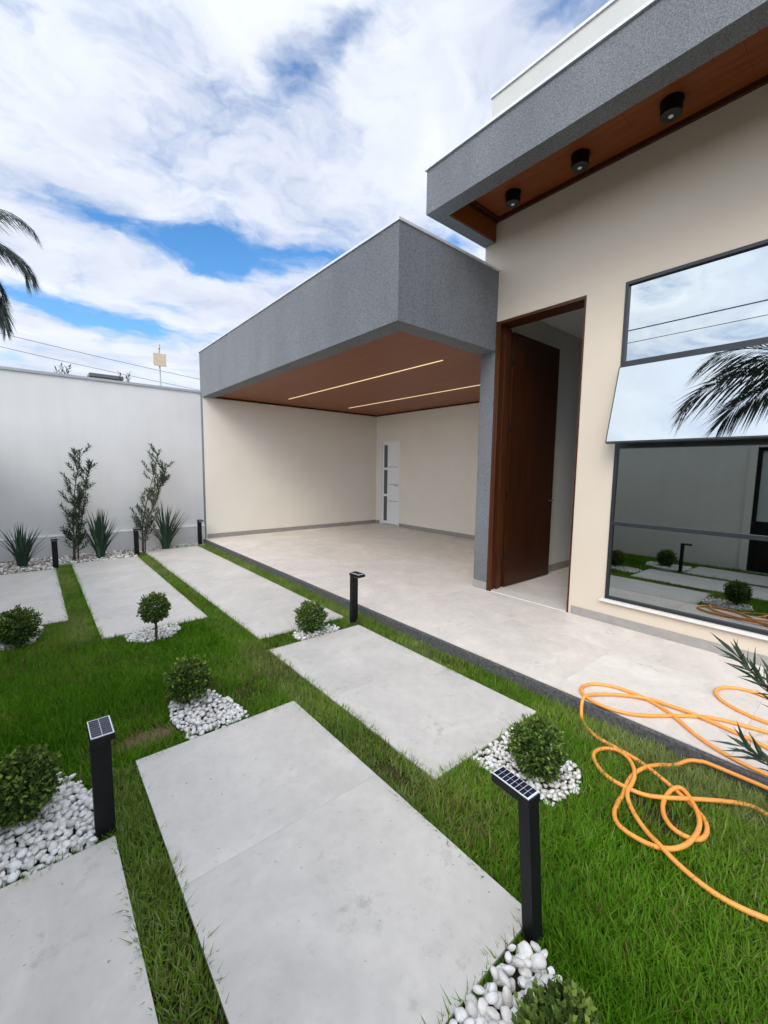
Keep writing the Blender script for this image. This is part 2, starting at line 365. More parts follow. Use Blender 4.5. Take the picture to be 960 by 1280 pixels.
# paving slabs: (x0, x1, y0, y1, tile cuts)
SLABS = [(-.72, .180, -.10, 1.870, 2), (.325, 1.210, .636, 2.312, 2), (1.412, 2.320, 1.268, 3.115, 2),
         (-.72, .200, 4.930, 7.520, 3), (.390, 1.270, 4.205, 7.800, 4), (1.445, 2.335, 3.375, 8.230, 5)]
tile_cache = {}
def tile(parent, x0, x1, y0, y1, z1, mat, t=.012, g=.0012):
    key = (round(x1 - x0, 4), round(y1 - y0, 4), mat)
    if key not in tile_cache:
        w, h = (x1 - x0) / 2 - g, (y1 - y0) / 2 - g
        tile_cache[key] = MB().bevbox(-w, w, -h, h, -t, 0, .0005).mesh('tile')
    o = link('tile', tile_cache[key], mat, parent); o.location = ((x0 + x1) / 2, (y0 + y1) / 2, z1); return o
for (x0, x1, y0, y1, n) in SLABS:
    s = box('paving_slab', 'mortar', None, x0 + .006, x1 - .006, y0 + .006, y1 - .006, ZG - .02, ZS - .0105); tag(s, kind='structure')
    for i in range(n): tile(s, x0, x1, y0 + (y1 - y0) * i / n, y0 + (y1 - y0) * (i + 1) / n, ZS, 'tile', .012, .0003)

# porch and carport floor
pf = box('porch_floor', 'mortar', None, 2.556, XB, -2.2, YW2, -.40, -.0105); tag(pf, kind='structure')
xs = [2.548, 3.448, 4.348, 5.248, 6.148, XB - .002]; ys = [YW2 - .002 - .9 * i for i in range(12)]
for i in range(5):
    for j in range(11):
        x0, x1, y1, y0 = xs[i], xs[i + 1], ys[j], ys[j + 1]
        if x0 > XF and y1 < 3.2: continue
        if x0 < XF < x1 and y1 <= YFC + .6:
            if y0 > 2.0 and y1 > YFC: pass
            else: x1 = XF - .001
        if y0 < -2.0: continue
        if x0 > XF + .2 and y0 < YFC: y0 = YFC + .001
        tile(pf, x0, x1, y0, y1, 0, 'porch_tile', .012, .0004)
tag(box('kerb', 'kerb', None, 2.512, 2.547, -2.2, YW2 - .02, -.40, -.006), kind='structure')
tag(box('hall_floor', 'porch_tile', None, XF + .22, 8.4, -1.5, 2.934, -.2, -.002), kind='structure')

# ------------------------------------------------------------------ house
house = tag(empty('house', (XF, 0, 0)), 'cream single-storey house front with tall open door, mirrored window and deep grey eave', 'house')
house.location = (0, 0, 0)
T = .20; YD2 = 1.930; ZD = 3.028; YW1, YW0 = 1.590, -1.55; ZW0, ZW1 = .234, 3.033; ZSO = 4.118
w = MB()
w.box(XF, XF + T, YD2, YC, ZD, ZSO + .1)                               # above the door
w.box(XF, XF + T, YW1, YD2, 0, ZSO + .1)                               # between door and window
w.box(XF, XF + T, YW0, YW1, ZW1, ZSO + .1); w.box(XF, XF + T, YW0, YW1, 0, ZW0)
w.box(XF, XF + T, -3.5, YW0, 0, ZSO + .1)
w.box(XF, XF + T, YC, YFC, 2.722, ZSO + .1)
w.box(XF + T, 8.6, 2.935, YFC, -.05, ZSO + .1)                         # flank towards the carport and hall side wall
build(w, 'wall', 'cream', house)
tag(box('column', 'stucco', house, XF - .006, XF + T, YC + .001, YFC + .004, .095, 2.722), 'grey textured column between carport and door')
tag(box('column_base', 'baseboard', house, XF - .012, XF + T, YC + .002, YFC + .008, 0, .094), 'pale stone foot of the grey column')
w = MB().box(8.4, 8.55, -3.5, 2.935, -.05, ZSO).box(XF + T, 8.4, -1.7, -1.55, -.05, ZSO).box(XF + T + .002, 8.4, -1.55, 2.935, 3.25, 3.35)
build(w, 'inner_wall', 'interior', house)
box('inner_lining', 'interior', house, XF + T + .05, 8.4, 2.921, 2.934, .10, 3.25)
box('inner_skirting', 'baseboard', house, XF + T + .05, 8.4, 2.915, 2.934, -.002, .099)
w = MB().box(XF - .010, XF, -3.5, YD2 - .03, 0, .080)
build(w, 'skirting', 'baseboard', house)
# eave
XE, YE, ZEB, ZET = 3.107, 3.116, 3.879, 4.279
w = MB().box(XE, XE + .17, -3.5, YE, ZEB, ZET).box(XE + .17, 8.6, YE - .14, YE, ZEB, ZET).box(XE + .17, 8.6, -3.5, YE - .14, ZSO + .03, ZET - .02)
build(w, 'eave_fascia', 'stucco', house)
w = MB().box(XE - .018, XE + .19, -3.5, YE + .018, ZET, ZET + .022).box(XE + .19, 8.6, YE - .16, YE + .018, ZET, ZET + .022)
build(w, 'eave_coping', 'coping', house)
for i in range(9):                                                      # soffit boards
    y1 = YE - .14 - i * .72; box('soffit_panel', 'soffit', house, XE + .17, XF, max(-3.5, y1 - .7185), y1, ZSO, ZSO + .028)
w = MB().box(XE + .17, XE + .20, -3.5, YE - .14, ZSO - .045, ZSO - .001).box(XE + .20, XF, YE - .17, YE - .14, ZSO - .045, ZSO - .001).box(XF - .03, XF, -3.5, YE - .17, ZSO - .04, ZSO - .001)
w.box(XE + .20, XF - .03, YE - .20, YE - .17, ZSO - .022, ZSO - .001)
build(w, 'soffit_moulding', 'frame_wood', house)
box('soffit_return', 'soffit', house, XE + .172, XF - .001, YE - .150, YE - .1405, ZEB + .010, ZSO - .046)
# roof parapet
box('parapet', 'white_paint', house, 3.60, 8.6, -3.5, 2.745, ZET - .03, 4.955)
box('parapet_coping', 'coping', house, 3.585, 8.6, -3.5, 2.760, 4.955, 4.978)
# window
wf = MB(); fx0, fx1 = XF - .012, XF + .045
ZB1, ZB2, ZB3 = .937, 1.640, 2.331; YM = -.10
wf.box(fx0, fx1, YW1 - .026, YW1, ZW0, ZW1); wf.box(fx0, fx1, YM - .02, YM + .02, ZW0 + .026, ZW1 - .026); wf.box(fx0, fx1, YW0, YW0 + .036, ZW0, ZW1)
wf.box(fx0, fx1, YW0 + .036, YW1 - .026, ZW1 - .026, ZW1); wf.box(fx0, fx1, YW0 + .036, YW1 - .026, ZW0, ZW0 + .026)
for z, h in ((ZB1, .017), (ZB2 - .005, .024), (ZB3 + .01, .022)):
    for a, b in ((YW0 + .036, YM - .02), (YM + .02, YW1 - .026)): wf.box(fx0 - .002, fx1, a, b, z - h, z + h)
win = build(wf, 'window', 'frame', house); tag(win, 'tall mirrored window with charcoal bars and one tilted sash')
def pane(ya, yb, za, zb, tilt=0, yaw=0, xg=XF + .018):
    hw, hh = (yb - ya) / 2, (zb - za) / 2
    o = build(MB().box(-.003, .003, -hw, hw, -hh, hh), 'pane', 'glass', win)
    o.location = (xg, (ya + yb) / 2, (za + zb) / 2); o.rotation_euler = (0, math.radians(tilt), math.radians(yaw)); return o
TILT, YAW = .75, .55
for a, b in ((YM + .02, YW1 - .026), (YW0 + .036, YM - .02)):
    pane(a - .004, b + .004, ZW0 + .02, ZB1 - .012, TILT, YAW); pane(a - .004, b + .004, ZB1 + .012, ZB2 - .024, TILT, YAW); pane(a - .004, b + .004, ZB3 + .025, ZW1 - .02)
    th = math.radians(15.5); Ls = .690
    sa = bpy.data.objects.new('sash', None)
    sf = MB(); a2, b2 = a - .016, b + .026
    sf.box(-.020, .016, a2, a2 + .020, -Ls, 0).box(-.020, .016, b2 - .020, b2, -Ls, 0).box(-.020, .016, a2 + .02, b2 - .02, -.022, 0).box(-.020, .016, a2 + .02, b2 - .02, -Ls, -Ls + .022)
    sash = build(sf, 'sash', 'frame', win); sash.location = (XF - .016, 0, ZB3 - .020); sash.rotation_euler = (0, th, 0)
    g = build(MB().box(-.024, -.0205, a2 + .010, b2 - .010, -Ls + .010, -.010), 'pane', 'glass', win); g.location = sash.location; g.rotation_euler = sash.rotation_euler
    bpy.data.objects.remove(sa)
box('window_sill', 'sill', win, XF - .045, XF + .05, YW0, YW1 + .035, ZW0 - .026, ZW0 - .001)
box('room_blind', 'interior', house, XF + .14, XF + .15, YW0, YW1, ZW0, ZW1)
# entrance door
fr = MB()
fr.box(XF - .014, XF + .10, YC - .034, YC - .002, 0, ZD).box(XF + .10, XF + .165, YC - .058, YC - .002, 0, ZD - .03).box(XF + .165, XF + .235, YC - .036, YC - .002, 0, ZD - .03)
fr.box(XF - .010, XF - .0005, YC - .058, YC - .034, 0, ZD)
fr.box(XF - .006, XF + .20, YD2, YD2 + .015, 0, ZD); fr.box(XF - .006, XF + .20, YD2 + .015, YC - .034, ZD - .030, ZD)
build(fr, 'door_frame', 'frame_wood', house)
LX0, LX1 = XF + .250, 5.325
leaf = build(MB().box(LX0, LX1, YC - .062, YC - .012, .012, 2.965), 'front_door', 'door_wood', house); tag(leaf, 'tall dark red wooden door swung wide open')
build(MB().tube([(LX1 - .07, YC - .062, 1.02), (LX1 - .07, YC - .115, 1.02), (LX1 - .19, YC - .118, 1.02)], .009, 8), 'handle', 'chrome', leaf, True)
for z in (.35, 1.1, 1.85, 2.6): build(MB().tube([(LX0 - .006, YC - .060, z), (LX0 - .006, YC - .060, z + .11)], .009, 8), 'hinge', 'black', leaf, True)
box('threshold', 'threshold', house, XF - .004, XF + T + .02, YD2 + .02, YC - .03, -.05, .006)

# ------------------------------------------------------------------ carport
cp = tag(empty('carport'), 'grey carport canopy with brown ceiling, warm light strips and cream walls', 'carport')
ZB, ZT = 2.720, 3.556
LIP = .215
w = MB().box(XC, XC + LIP, YC, YW, ZB, ZT).box(XC + LIP, XF - .001, YC, YC + LIP, ZB, ZT)
build(w, 'fascia', 'stucco', cp)
w = MB().box(XC - .012, XC + LIP + .02, YC - .012, YW + .01, ZT, ZT + .024).box(XC + LIP + .02, XF - .001, YC - .012, YC + LIP + .02, ZT, ZT + .024)
build(w, 'fascia_coping', 'coping', cp)
box('roof_slab', 'coping_grey', cp, XC + LIP + .001, 7.2, YFC + .01, YW, 2.80, 3.2)
for i in range(8):
    x0 = XC + LIP + i * .51; x1 = min(XB, x0 + .5085)
    if x1 <= x0: break
    ya = (YC + LIP if x1 < XF else YFC + .006)
    if x0 < XF < x1:
        build(MB().box(x0, XF - .002, YC + LIP, YW2, ZB + .030, ZB + .05).box(XF - .002, x1, YFC + .006, YW2, ZB + .030, ZB + .05), 'ceiling_panel', 'soffit', cp)
    else: box('ceiling_panel', 'soffit', cp, x0, x1, ya, YW2, ZB + .030, ZB + .05)
w = MB().box(XC + LIP, XB, YW2 - .035, YW2, ZB + .004, ZB + .0295).box(XB - .035, XB, YFC + .01, YW2 - .035, ZB + .004, ZB + .0295)
build(w, 'ceiling_trim', 'frame_wood', cp)
for x, ya, yb in ((3.978, 3.644, 7.70), (5.535, 4.10, 7.86)):
    box('led_strip', 'led', cp, x - .008, x + .008, ya, yb, ZB + .024, ZB + .0298)
box('side_wall', 'cream_shell', cp, XC + .006, XB + .15, YW2, YW - .001, -.3, ZB - .001)
box('wall_end', 'stucco', cp, XC, XC + .0055, YW2 + .002, YW + .004, -.3, ZB - .001)
box('back_wall', 'cream_shell', cp, XB, XB + .15, YFC, 7.570, -.3, ZB + .03)
build(MB().box(XB, XB + .15, 7.570, YW2 - .001, 2.115, ZB + .03).box(XB, XB + .15, 8.300, YW2 - .001, -.3, 2.115), 'back_wall', 'cream_shell', cp)
build(MB().box(XC + .02, XB - .012, YW2 - .012, YW2 - .0005, 0, .085).box(XB - .012, XB - .0005, YFC + .006, 7.565, 0, .085).box(XB - .012, XB - .0005, 8.305, YW2 - .0005, 0, .085), 'skirting', 'baseboard', cp)
bd = MB().box(XB + .03, XB + .07, 7.61, 8.26, .03, 2.075)
bdoor = build(bd, 'back_door', 'white_metal', cp); tag(bdoor, 'white metal door with narrow dark panes')
box('door_frame', 'white_metal', bdoor, XB - .012, XB + .1, 8.262, 8.300, 0, 2.115); box('door_frame', 'white_metal', bdoor, XB - .012, XB + .1, 7.570, 7.608, 0, 2.115)
box('door_frame', 'white_metal', bdoor, XB - .012, XB + .1, 7.608, 8.262, 2.077, 2.115)
for z0, z1 in ((.10, .72), (.78, 1.38), (1.44, 2.0)): box('pane', 'dark_glass', bdoor, XB + .022, XB + .0295, 8.07, 8.19, z0, z1)
for z in (.60, 1.02, 1.45): box('groove', 'baseboard', bdoor, XB + .027, XB + .0298, 7.64, 8.03, z, z + .012)
build(MB().tube([(XB + .03, 7.66, 1.0), (XB - .02, 7.66, 1.0), (XB - .02, 7.76, 1.0)], .009, 8), 'handle', 'chrome', bdoor, True)
box('door_step', 'threshold', bdoor, XB - .02, XB + .1, 7.57, 8.30, -.05, .006)
box('dark_room', 'interior', cp, XB + .6, XB + .62, 7.2, 8.48, -.1, 2.6)

# ------------------------------------------------------------------ eave spotlights
def downlight():
    r = empty('spotlight'); n = 28
    build(MB().tube([(0, 0, 0), (0, 0, -.012)], .078, n).tube([(0, 0, -.012), (0, 0, -.098)], .071, n), 'housing', 'black', r)
    build(MB().tube([(0, 0, -.0985), (0, 0, -.104)], [.071, .064], n), 'bezel', 'frame', r)
    build(MB().tube([(0, 0, -.1045), (0, 0, -.109)], [.018, .013], 20), 'lens', 'lens', r)
    return r
d0 = downlight(); d0.location = (3.79, 2.60, ZSO - .002)
for i, (p, lb) in enumerate((((3.79, 2.60), 'black cylinder spotlight under the eave, nearest its left corner'), ((3.785, 1.935), 'black cylinder spotlight under the eave, middle one of three'), ((3.76, 1.250), 'black cylinder spotlight under the eave, above the window'))):
    o = d0 if i == 0 else copy_tree(d0); o.location = (*p, ZSO - .002); tag(o, lb, 'spotlight', 'spotlights under the eave')

# ------------------------------------------------------------------ boundary walls
bw = tag(empty('boundary_wall'), 'tall white plastered boundary wall behind the planting strip', 'wall')
box('wall', 'white_wall', bw, -9, XC - .001, YW, YW + .16, -.4, 2.805)
box('wall', 'white_wall', bw, XC + .008, 8.0, YW + .001, YW + .16, -.4, 2.80)
box('coping', 'coping_grey', bw, -9, XC - .001, YW - .022, YW + .18, 2.805, 2.846)
box('plinth', 'plinth', bw, -9, XC - .001, YW - .030, YW - .0005, -.4, .240)
box('plinth_trim', 'white_metal', bw, -9, XC - .001, YW - .036, YW - .0005, .2405, .262)
sw = tag(empty('side_wall'), 'grey garden wall mirrored in the lower window panes', 'wall')
XS = -1.12
box('wall', 'grey_wall', sw, XS - .15, XS, 1.30, YW, -.4, 2.06); box('coping', 'coping_grey', sw, XS - .17, XS + .02, -2.4, YW, 2.06, 2.10)
box('wall', 'grey_wall', sw, XS - .15, XS, -2.4, -.9, -.4, 2.06); box('wall', 'grey_wall', sw, XS - .15, XS, -.9, 1.30, 1.98, 2.06)
box('pilaster', 'grey_wall', sw, XS, XS + .03, 1.30, 1.40, -.4, 2.059)
gt = tag(empty('garden_gate'), 'dark metal gate with pale panes mirrored at the window edge', 'gate')
build(MB().box(XS - .10, XS - .03, 1.24, 1.299, -.1, 1.979).box(XS - .10, XS - .03, -.899, -.84, -.1, 1.979).box(XS - .10, XS - .03, -.84, 1.24, 1.92, 1.979).box(XS - .10, XS - .03, .86, .91, -.1, 1.92), 'frame', 'black', gt)
box('lower_panel', 'black', gt, XS - .08, XS - .05, .91, 1.24, -.1, .75); box('lower_panel', 'black', gt, XS - .08, XS - .05, -.84, .86, -.1, 1.15)
box('pane', 'pale_glass', gt, XS - .07, XS - .06, .91, 1.24, .75, 1.92); box('pane', 'pale_glass', gt, XS - .07, XS - .06, -.84, .86, 1.15, 1.92)
box('handle', 'chrome', gt, XS - .03, XS + .01, 1.0, 1.03, .9, 1.2)
tag(box('gate_step', 'threshold', None, XS + .031, XS + .17, -.9, 1.35, -.2, -.09), kind='structure')

# ------------------------------------------------------------------ solar path lights
def path_light(h):
    r = empty('path_light')
    build(MB().box(-.034, .034, -.018, .022, 0, h - .030).box(-.0365, .0365, -.020, .024, 0, .012), 'post', 'black', r)
    hd = build(MB().bevbox(-.040, .040, -.118, .024, h - .030, h - .003, .003), 'head', 'black', r)
    build(MB().box(-.030, .030, -.108, -.030, h - .036, h - .0305), 'lens', 'lens', hd)
    build(MB().box(-.0375, .0375, -.1155, .0215, h - .0028, h + .0005), 'panel_frame', 'panel_frame', hd)
    for i in range(2):
        for j in range(8):
            x0 = -.034 + i * .0345; y0 = -.1115 + j * .01625
            build(MB().box(x0, x0 + .0325, y0, y0 + .0140, h + .0006, h + .0014), 'solar_cell', 'panel_cell', hd)
    return r
PL = [((.153, 1.925), 0, .49, 'black solar path light left of the big front slab, beside large white pebbles'),
      ((1.160, .609), PI - .12, .51, 'nearest black solar path light, standing right of the big front slab'),
      ((2.335, 3.215), .05, .51, 'black solar path light beside the porch kerb in mid garden'),
      ((.204, 7.60), 0, .46, 'black solar path light by the white wall, leftmost of three'),
      ((1.288, 7.95), 0, .48, 'black solar path light by the white wall, between the two tall shrubs and carport'),
      ((2.419, 8.36), 0, .50, 'black solar path light by the white wall, next to the carport corner')]
p0 = None
for (xy, rz, h, lb) in PL:
    o = p0 = path_light(.51) if p0 is None else p0
    if 'label' in o: o = copy_tree(p0)
    o.location = (*xy, ZG + .02); o.rotation_euler = ((Matrix.Rotation(.075, 3, Vector((-.642, -.766, 0))) @ Matrix.Rotation(rz, 3, 'Z')).to_euler() if rz > 1 else (0, 0, rz)); o.scale = (.68 if rz > 1 else 1, 1.05 if rz > 1 else 1, h / .51)
    tag(o, lb, 'path light', 'solar path lights')

# ------------------------------------------------------------------ pebbles
def pebble_meshes(n, sub=2):
    out = []
    for i in range(n):
        bm = bmesh.new(); bmesh.ops.create_icosphere(bm, subdivisions=sub, radius=1)
        r = random.Random(100 + i); ax = [(Vector((r.gauss(0, 1), r.gauss(0, 1), r.gauss(0, 1))).normalized(), r.uniform(-.34, .20)) for _ in range(7)]
        cuts = [(Vector((r.gauss(0, 1), r.gauss(0, 1), r.gauss(0, 1) * .6)).normalized(), r.uniform(.55, .85)) for _ in range(5)]
        for v in bm.verts:
            d = v.co.normalized(); s = 1 + sum(a * max(0, d.dot(q)) ** 2 for q, a in ax)
            v.co = d * s
            for q, cut in cuts:
                e = v.co.dot(q) - cut
                if e > 0: v.co -= q * e * .88
            v.co.x *= 1.0; v.co.y *= r_y(i); v.co.z *= .52
        me = bpy.data.meshes.new('pebble'); bm.to_mesh(me); bm.free()
        me.polygons.foreach_set('use_smooth', [True] * len(me.polygons)); me.materials.append(M['pebble']); out.append(me)
    return out
def r_y(i): return (.62, .74, .84, .68, .58, .78, .9, .7)[i % 8]
PEB = pebble_meshes(8)
def inpoly(x, y, P):
    c = False; n = len(P)
    for i in range(n):
        x1, y1 = P[i]; x2, y2 = P[(i + 1) % n]
        if (y1 > y) != (y2 > y) and x < (x2 - x1) * (y - y1) / (y2 - y1) + x1: c = not c
    return c
def scatter(P, lo, hi, tries, pack, seed):
    r = random.Random(seed); xs_ = [p[0] for p in P]; ys_ = [p[1] for p in P]; pts = []
    for _ in range(tries):
        x = r.uniform(min(xs_), max(xs_)); y = r.uniform(min(ys_), max(ys_)); s = r.uniform(lo, hi) * .5
        if not inpoly(x, y, P): continue
        if all((x - a) ** 2 + (y - b) ** 2 > ((s + c) * pack) ** 2 for a, b, c, *_ in pts): pts.append((x, y, s))
    return pts
def place(pts, z, seed, tilt=.35):
    r = random.Random(seed); out = []
    for x, y, s in pts:
        out.append((Matrix.Translation((x, y, z + s * .40 + r.uniform(-.002, .012))) @ Matrix.Rotation(r.uniform(0, 6.3), 4, 'Z') @ Matrix.Rotation(r.gauss(0, tilt), 4, 'X') @ Matrix.Rotation(r.gauss(0, tilt), 4, 'Y') @ Matrix.Scale(s * 1.28, 4), r.randrange(8)))
    return out
def mound(P, z0, z1): # shallow base under the stones
    n = len(P); cx = sum(p[0] for p in P) / n; cy = sum(p[1] for p in P) / n; b = MB()
    b.v = [(p[0], p[1], z0) for p in P] + [(cx, cy, z1)]; b.f = [(i, (i + 1) % n, n) for i in range(n)]; return b
LOW = [m_ for m_ in pebble_meshes(8, 1)]
def joined(name, items, mat='pebble', parent=None, lowres=True):
    src = LOW if lowres else PEB; V = []; F = []; k0 = 0
    for mt, i in items:
        me = src[i]; V += [tuple(mt @ v.co) for v in me.vertices]; F += [tuple(k0 + q for q in p.vertices) for p in me.polygons]; k0 += len(me.vertices)
    me = bpy.data.meshes.new(name); me.from_pydata(V, [], F); return link(name, me, mat, parent, True)
ZP = ZG + .018
BEDS_SOLO = [
    ('white pebble bed round the bush at the left edge, beside the black path light', [(-.42, 1.888), (.112, 1.888), (.142, 1.96), (.140, 2.20), (.06, 2.37), (-.08, 2.50), (-.30, 2.52), (-.42, 2.4)], .024, .044, 21, (-.08, 2.18, .07)),
    ('white pebble bed at the foot of the nearest path light, by the bottom edge', [(.52, .622), (1.08, .622), (1.125, .57), (1.10, .46), (1.07, .34), (1.03, .22), (.90, .17), (.52, .17)], .030, .052, 33, (.95, .41, .05))]
for lb, P, lo, hi, sd_, (bx, by, br) in BEDS_SOLO:
    bed = build(mound(P, ZG + .004, ZG + .020), 'pebble_bed', 'soil'); tag(bed, lb, 'pebbles', 'white pebble beds')
    base = place([p for p in scatter(P, lo, hi, 3000, .62, sd_)], ZP, sd_)
    top = place([p for p in scatter(P, lo * .9, hi * .9, 1500, .66, sd_ + 1)], ZP + .020, sd_ + 1, .5)
    its = base + top
    eye = Vector((0, 0, 1.4)); its.sort(key=lambda q: (q[0].translation - eye).length + (5 if (q[0].translation - eye).dot(Rt) < -.95 * (q[0].translation - eye).dot(Fw) else 0))
    nsolo = 185 if sd_ == 21 else 112
    for mt, i in its[:nsolo]:
        o = link('pebble', PEB[i], None, bed); o.matrix_world = mt
    if its[nsolo:]: joined('pebbles', its[nsolo:], 'pebble', bed, False)['kind'] = 'stuff'
    print('pebbles', len(its))
BEDS_FAR = [
    ('white pebble bed round the bush beside the big front slab', [(.585, 2.335), (.93, 2.335), (.925, 2.46), (.85, 2.72), (.80, 2.78), (.60, 2.80), (.56, 2.6)], .024, .044, 41),
    ('white pebble bed round the bush behind the nearest path light', [(1.67, 1.255), (2.03, 1.255), (2.06, 1.02), (2.03, .86), (1.88, .80), (1.72, .84), (1.66, 1.0)], .022, .040, 42),
    ('white pebble bed round the lollipop bush by the back slabs', [(.56, 4.19), (.97, 4.19), (.99, 4.08), (.86, 3.93), (.66, 3.92), (.55, 4.04)], .024, .044, 43),
    ('white pebble bed round the bush left of the mid-garden path light', [(1.72, 3.135), (2.12, 3.135), (2.13, 3.24), (2.0, 3.34), (1.76, 3.345), (1.70, 3.24)], .022, .040, 44),
    ('white pebble bed round the bush at the left edge of the lawn', [(-.52, 4.91), (-.02, 4.91), (0, 4.75), (-.05, 4.50), (-.3, 4.42), (-.52, 4.5)], .024, .044, 45)]
for lb, P, lo, hi, sd_ in BEDS_FAR:
    its = place(scatter(P, lo, hi, 2600, .60, sd_), ZP, sd_) + place(scatter(P, lo, hi, 260, .8, sd_ + 9), ZP + .018, sd_ + 9, .5)
    bed = build(mound(P, ZG + .004, ZG + .020), 'pebble_bed', 'soil'); tag(bed, lb, 'pebbles', 'white pebble beds')
    st = joined('pebbles', its, 'pebble', bed); st['kind'] = 'stuff'
# gravel strip along the white wall
GP = [(-1.0, 7.55), (.21, 7.53), (.23, 7.80), (1.28, 7.82), (1.32, 8.22), (2.50, 8.26), (2.50, 8.57), (-1.0, 8.57)]
tag(build(mound(GP, ZG + .003, ZG + .03), 'strip_soil', 'soil'), kind='structure')
its = place(scatter(GP, .030, .065, 6000, .62, 71), ZG + .015, 71)
tag(joined('gravel', its[::2], 'gravel'), 'brownish gravel along the foot of the white wall', 'gravel', kind='stuff')
tag(joined('pale_gravel', its[1::2], 'pebble'), 'pale stones mixed along the foot of the white wall', 'gravel', kind='stuff')

# ------------------------------------------------------------------ lawn
POLYS = [b[1] for b in BEDS_SOLO] + [b[1] for b in BEDS_FAR] + [GP]
DIRT = [(.42, 2.53, .16, .085), (1.46, 3.17, .09, .05), (2.03, .50, .11, .09), (2.06, .62, .09, .05), (1.02, 2.62, .10, .12), (2.41, 2.02, .05, .22), (1.30, 1.45, .05, .2)]
def lawn():
    Vs = []; F4 = []; F3 = []; T_ = []; st_ = {'b': 0}
    def blades(X, Y, H, az, lean, Wd):
        n = len(X); dx, dy = np.cos(az), np.sin(az); base = st_['b']
        B = np.stack([X, Y, np.full(n, ZG - .004)], 1)
        D1 = unit(np.stack([dx * lean * .55, dy * lean * .55, np.ones(n)], 1)); D2 = unit(np.stack([dx * lean * 1.5, dy * lean * 1.5, np.ones(n) * .8], 1))
        S_ = np.stack([-dy, dx, np.zeros(n)], 1) * .8 + RNG.normal(0, .35, (n, 3)) * [1, 1, 0]; S_ = unit(S_) * Wd[:, None]
        mid = B + D1 * (H * .55)[:, None]; tip = mid + D2 * (H * .62)[:, None]
        V = np.empty((n, 5, 3)); V[:, 0] = B - S_ * .8; V[:, 1] = B + S_ * .8; V[:, 2] = mid + S_ * .75; V[:, 3] = mid - S_ * .75; V[:, 4] = tip
        b = base + np.arange(n)[:, None] * 5
        F4.append(b + [0, 1, 2, 3]); F3.append(b + [3, 2, 4]); st_['b'] += n * 5
        strip = ((X > .16) & (X < .36) | (X > 1.2) & (X < 1.47) & (Y > 1.25) | (X > 2.28)).astype(float) * ((Y < 2.3) | (Y > 4.2) | (X > 1.2))
        t = np.clip(RNG.normal(np.where((X > 1.25) & (Y < 1.3), .54, .40) + .30 * strip, .17, n) + (vnoise(X, Y, 1.7, 21) - .5) * .45, .11, 1)
        dry = np.zeros(n)
        for cx, cy, rx, ry in DIRT:
            d = ((X - cx) / rx) ** 2 + ((Y - cy) / ry) ** 2; dry = np.maximum(dry, np.exp(-d * .9) * .55)
        dry = np.maximum(dry, np.clip(vnoise(X, Y, 1.9, 77) * .6 + vnoise(X, Y, 6, 78) * .4 - .60, 0, 1) * 1.5)
        t = np.where(RNG.random(n) < .04 + dry, RNG.uniform(0, .09, n), t)
        Vs.append(V.reshape(-1, 3)); T_.append(np.repeat(t, 5))
    x0, x1, y0, y1 = -1.02, 2.515, -.75, 8.30
    zones = [(y0, 1.6, 30000, 1.0), (1.6, 3.4, 26000, 1.1), (3.4, 5.2, 20000, 1.25), (5.2, y1, 15000, 1.5)]
    for za, zb, dens, wm in zones:
        n = int(dens * (x1 - x0) * (zb - za)); X = RNG.uniform(x0, x1, n); Y = RNG.uniform(za, zb, n)
        keep = np.ones(n, bool)
        for sx0, sx1, sy0, sy1, _ in SLABS:
            e = .004 + .010 * RNG.random(n) - .004
            keep &= ~((X > sx0 - e) & (X < sx1 + e) & (Y > sy0 - e) & (Y < sy1 + e))
        for P in POLYS:
            ax = [p[0] for p in P]; ay = [p[1] for p in P]
            idx = np.where(keep & (X > min(ax)) & (X < max(ax)) & (Y > min(ay)) & (Y < max(ay)))[0]
            jx = X[idx] + RNG.normal(0, .012, len(idx)); jy = Y[idx] + RNG.normal(0, .012, len(idx))
            for q, a, b in zip(idx, jx, jy):
                if inpoly(a, b, P): keep[q] = False
        for cx, cy, rx, ry in DIRT:
            d = ((X - cx) / rx) ** 2 + ((Y - cy) / ry) ** 2
            keep &= ~((d < 1.25) & (RNG.random(n) < np.clip(1.15 - d * .8, 0, .86)))
        thin = vnoise(X, Y, 2.3, 5); keep &= RNG.random(n) < (.55 + .75 * thin)
        X = X[keep]; Y = Y[keep]; n = len(X)
        lush = ((X < 1.32) & (Y > 2.2) & (Y < 5.0)) | ((Y < 1.3) & (X > 1.2))
        hn = vnoise(X, Y, 3.1, 9) * .6 + vnoise(X, Y, 9.0, 10) * .4
        H = (.032 + .032 * hn) * RNG.uniform(.6, 1.3, n) * np.where(lush, 1.08, .92) * np.where(X > 2.34, 1.32, 1)
        H += (RNG.random(n) < .02) * RNG.uniform(.01, .035, n)
        az = vnoise(X, Y, 14, 3) * 6.28 * 1.6 + RNG.normal(0, 2.0, n)
        lean = np.clip(np.abs(RNG.normal(.60, .48, n)), 0, 1.9)
        blades(X, Y, H, az, lean, RNG.uniform(.0022, .0042, n) * wm)
    # ragged fringe that leans over the slab and kerb edges
    fr_ = []
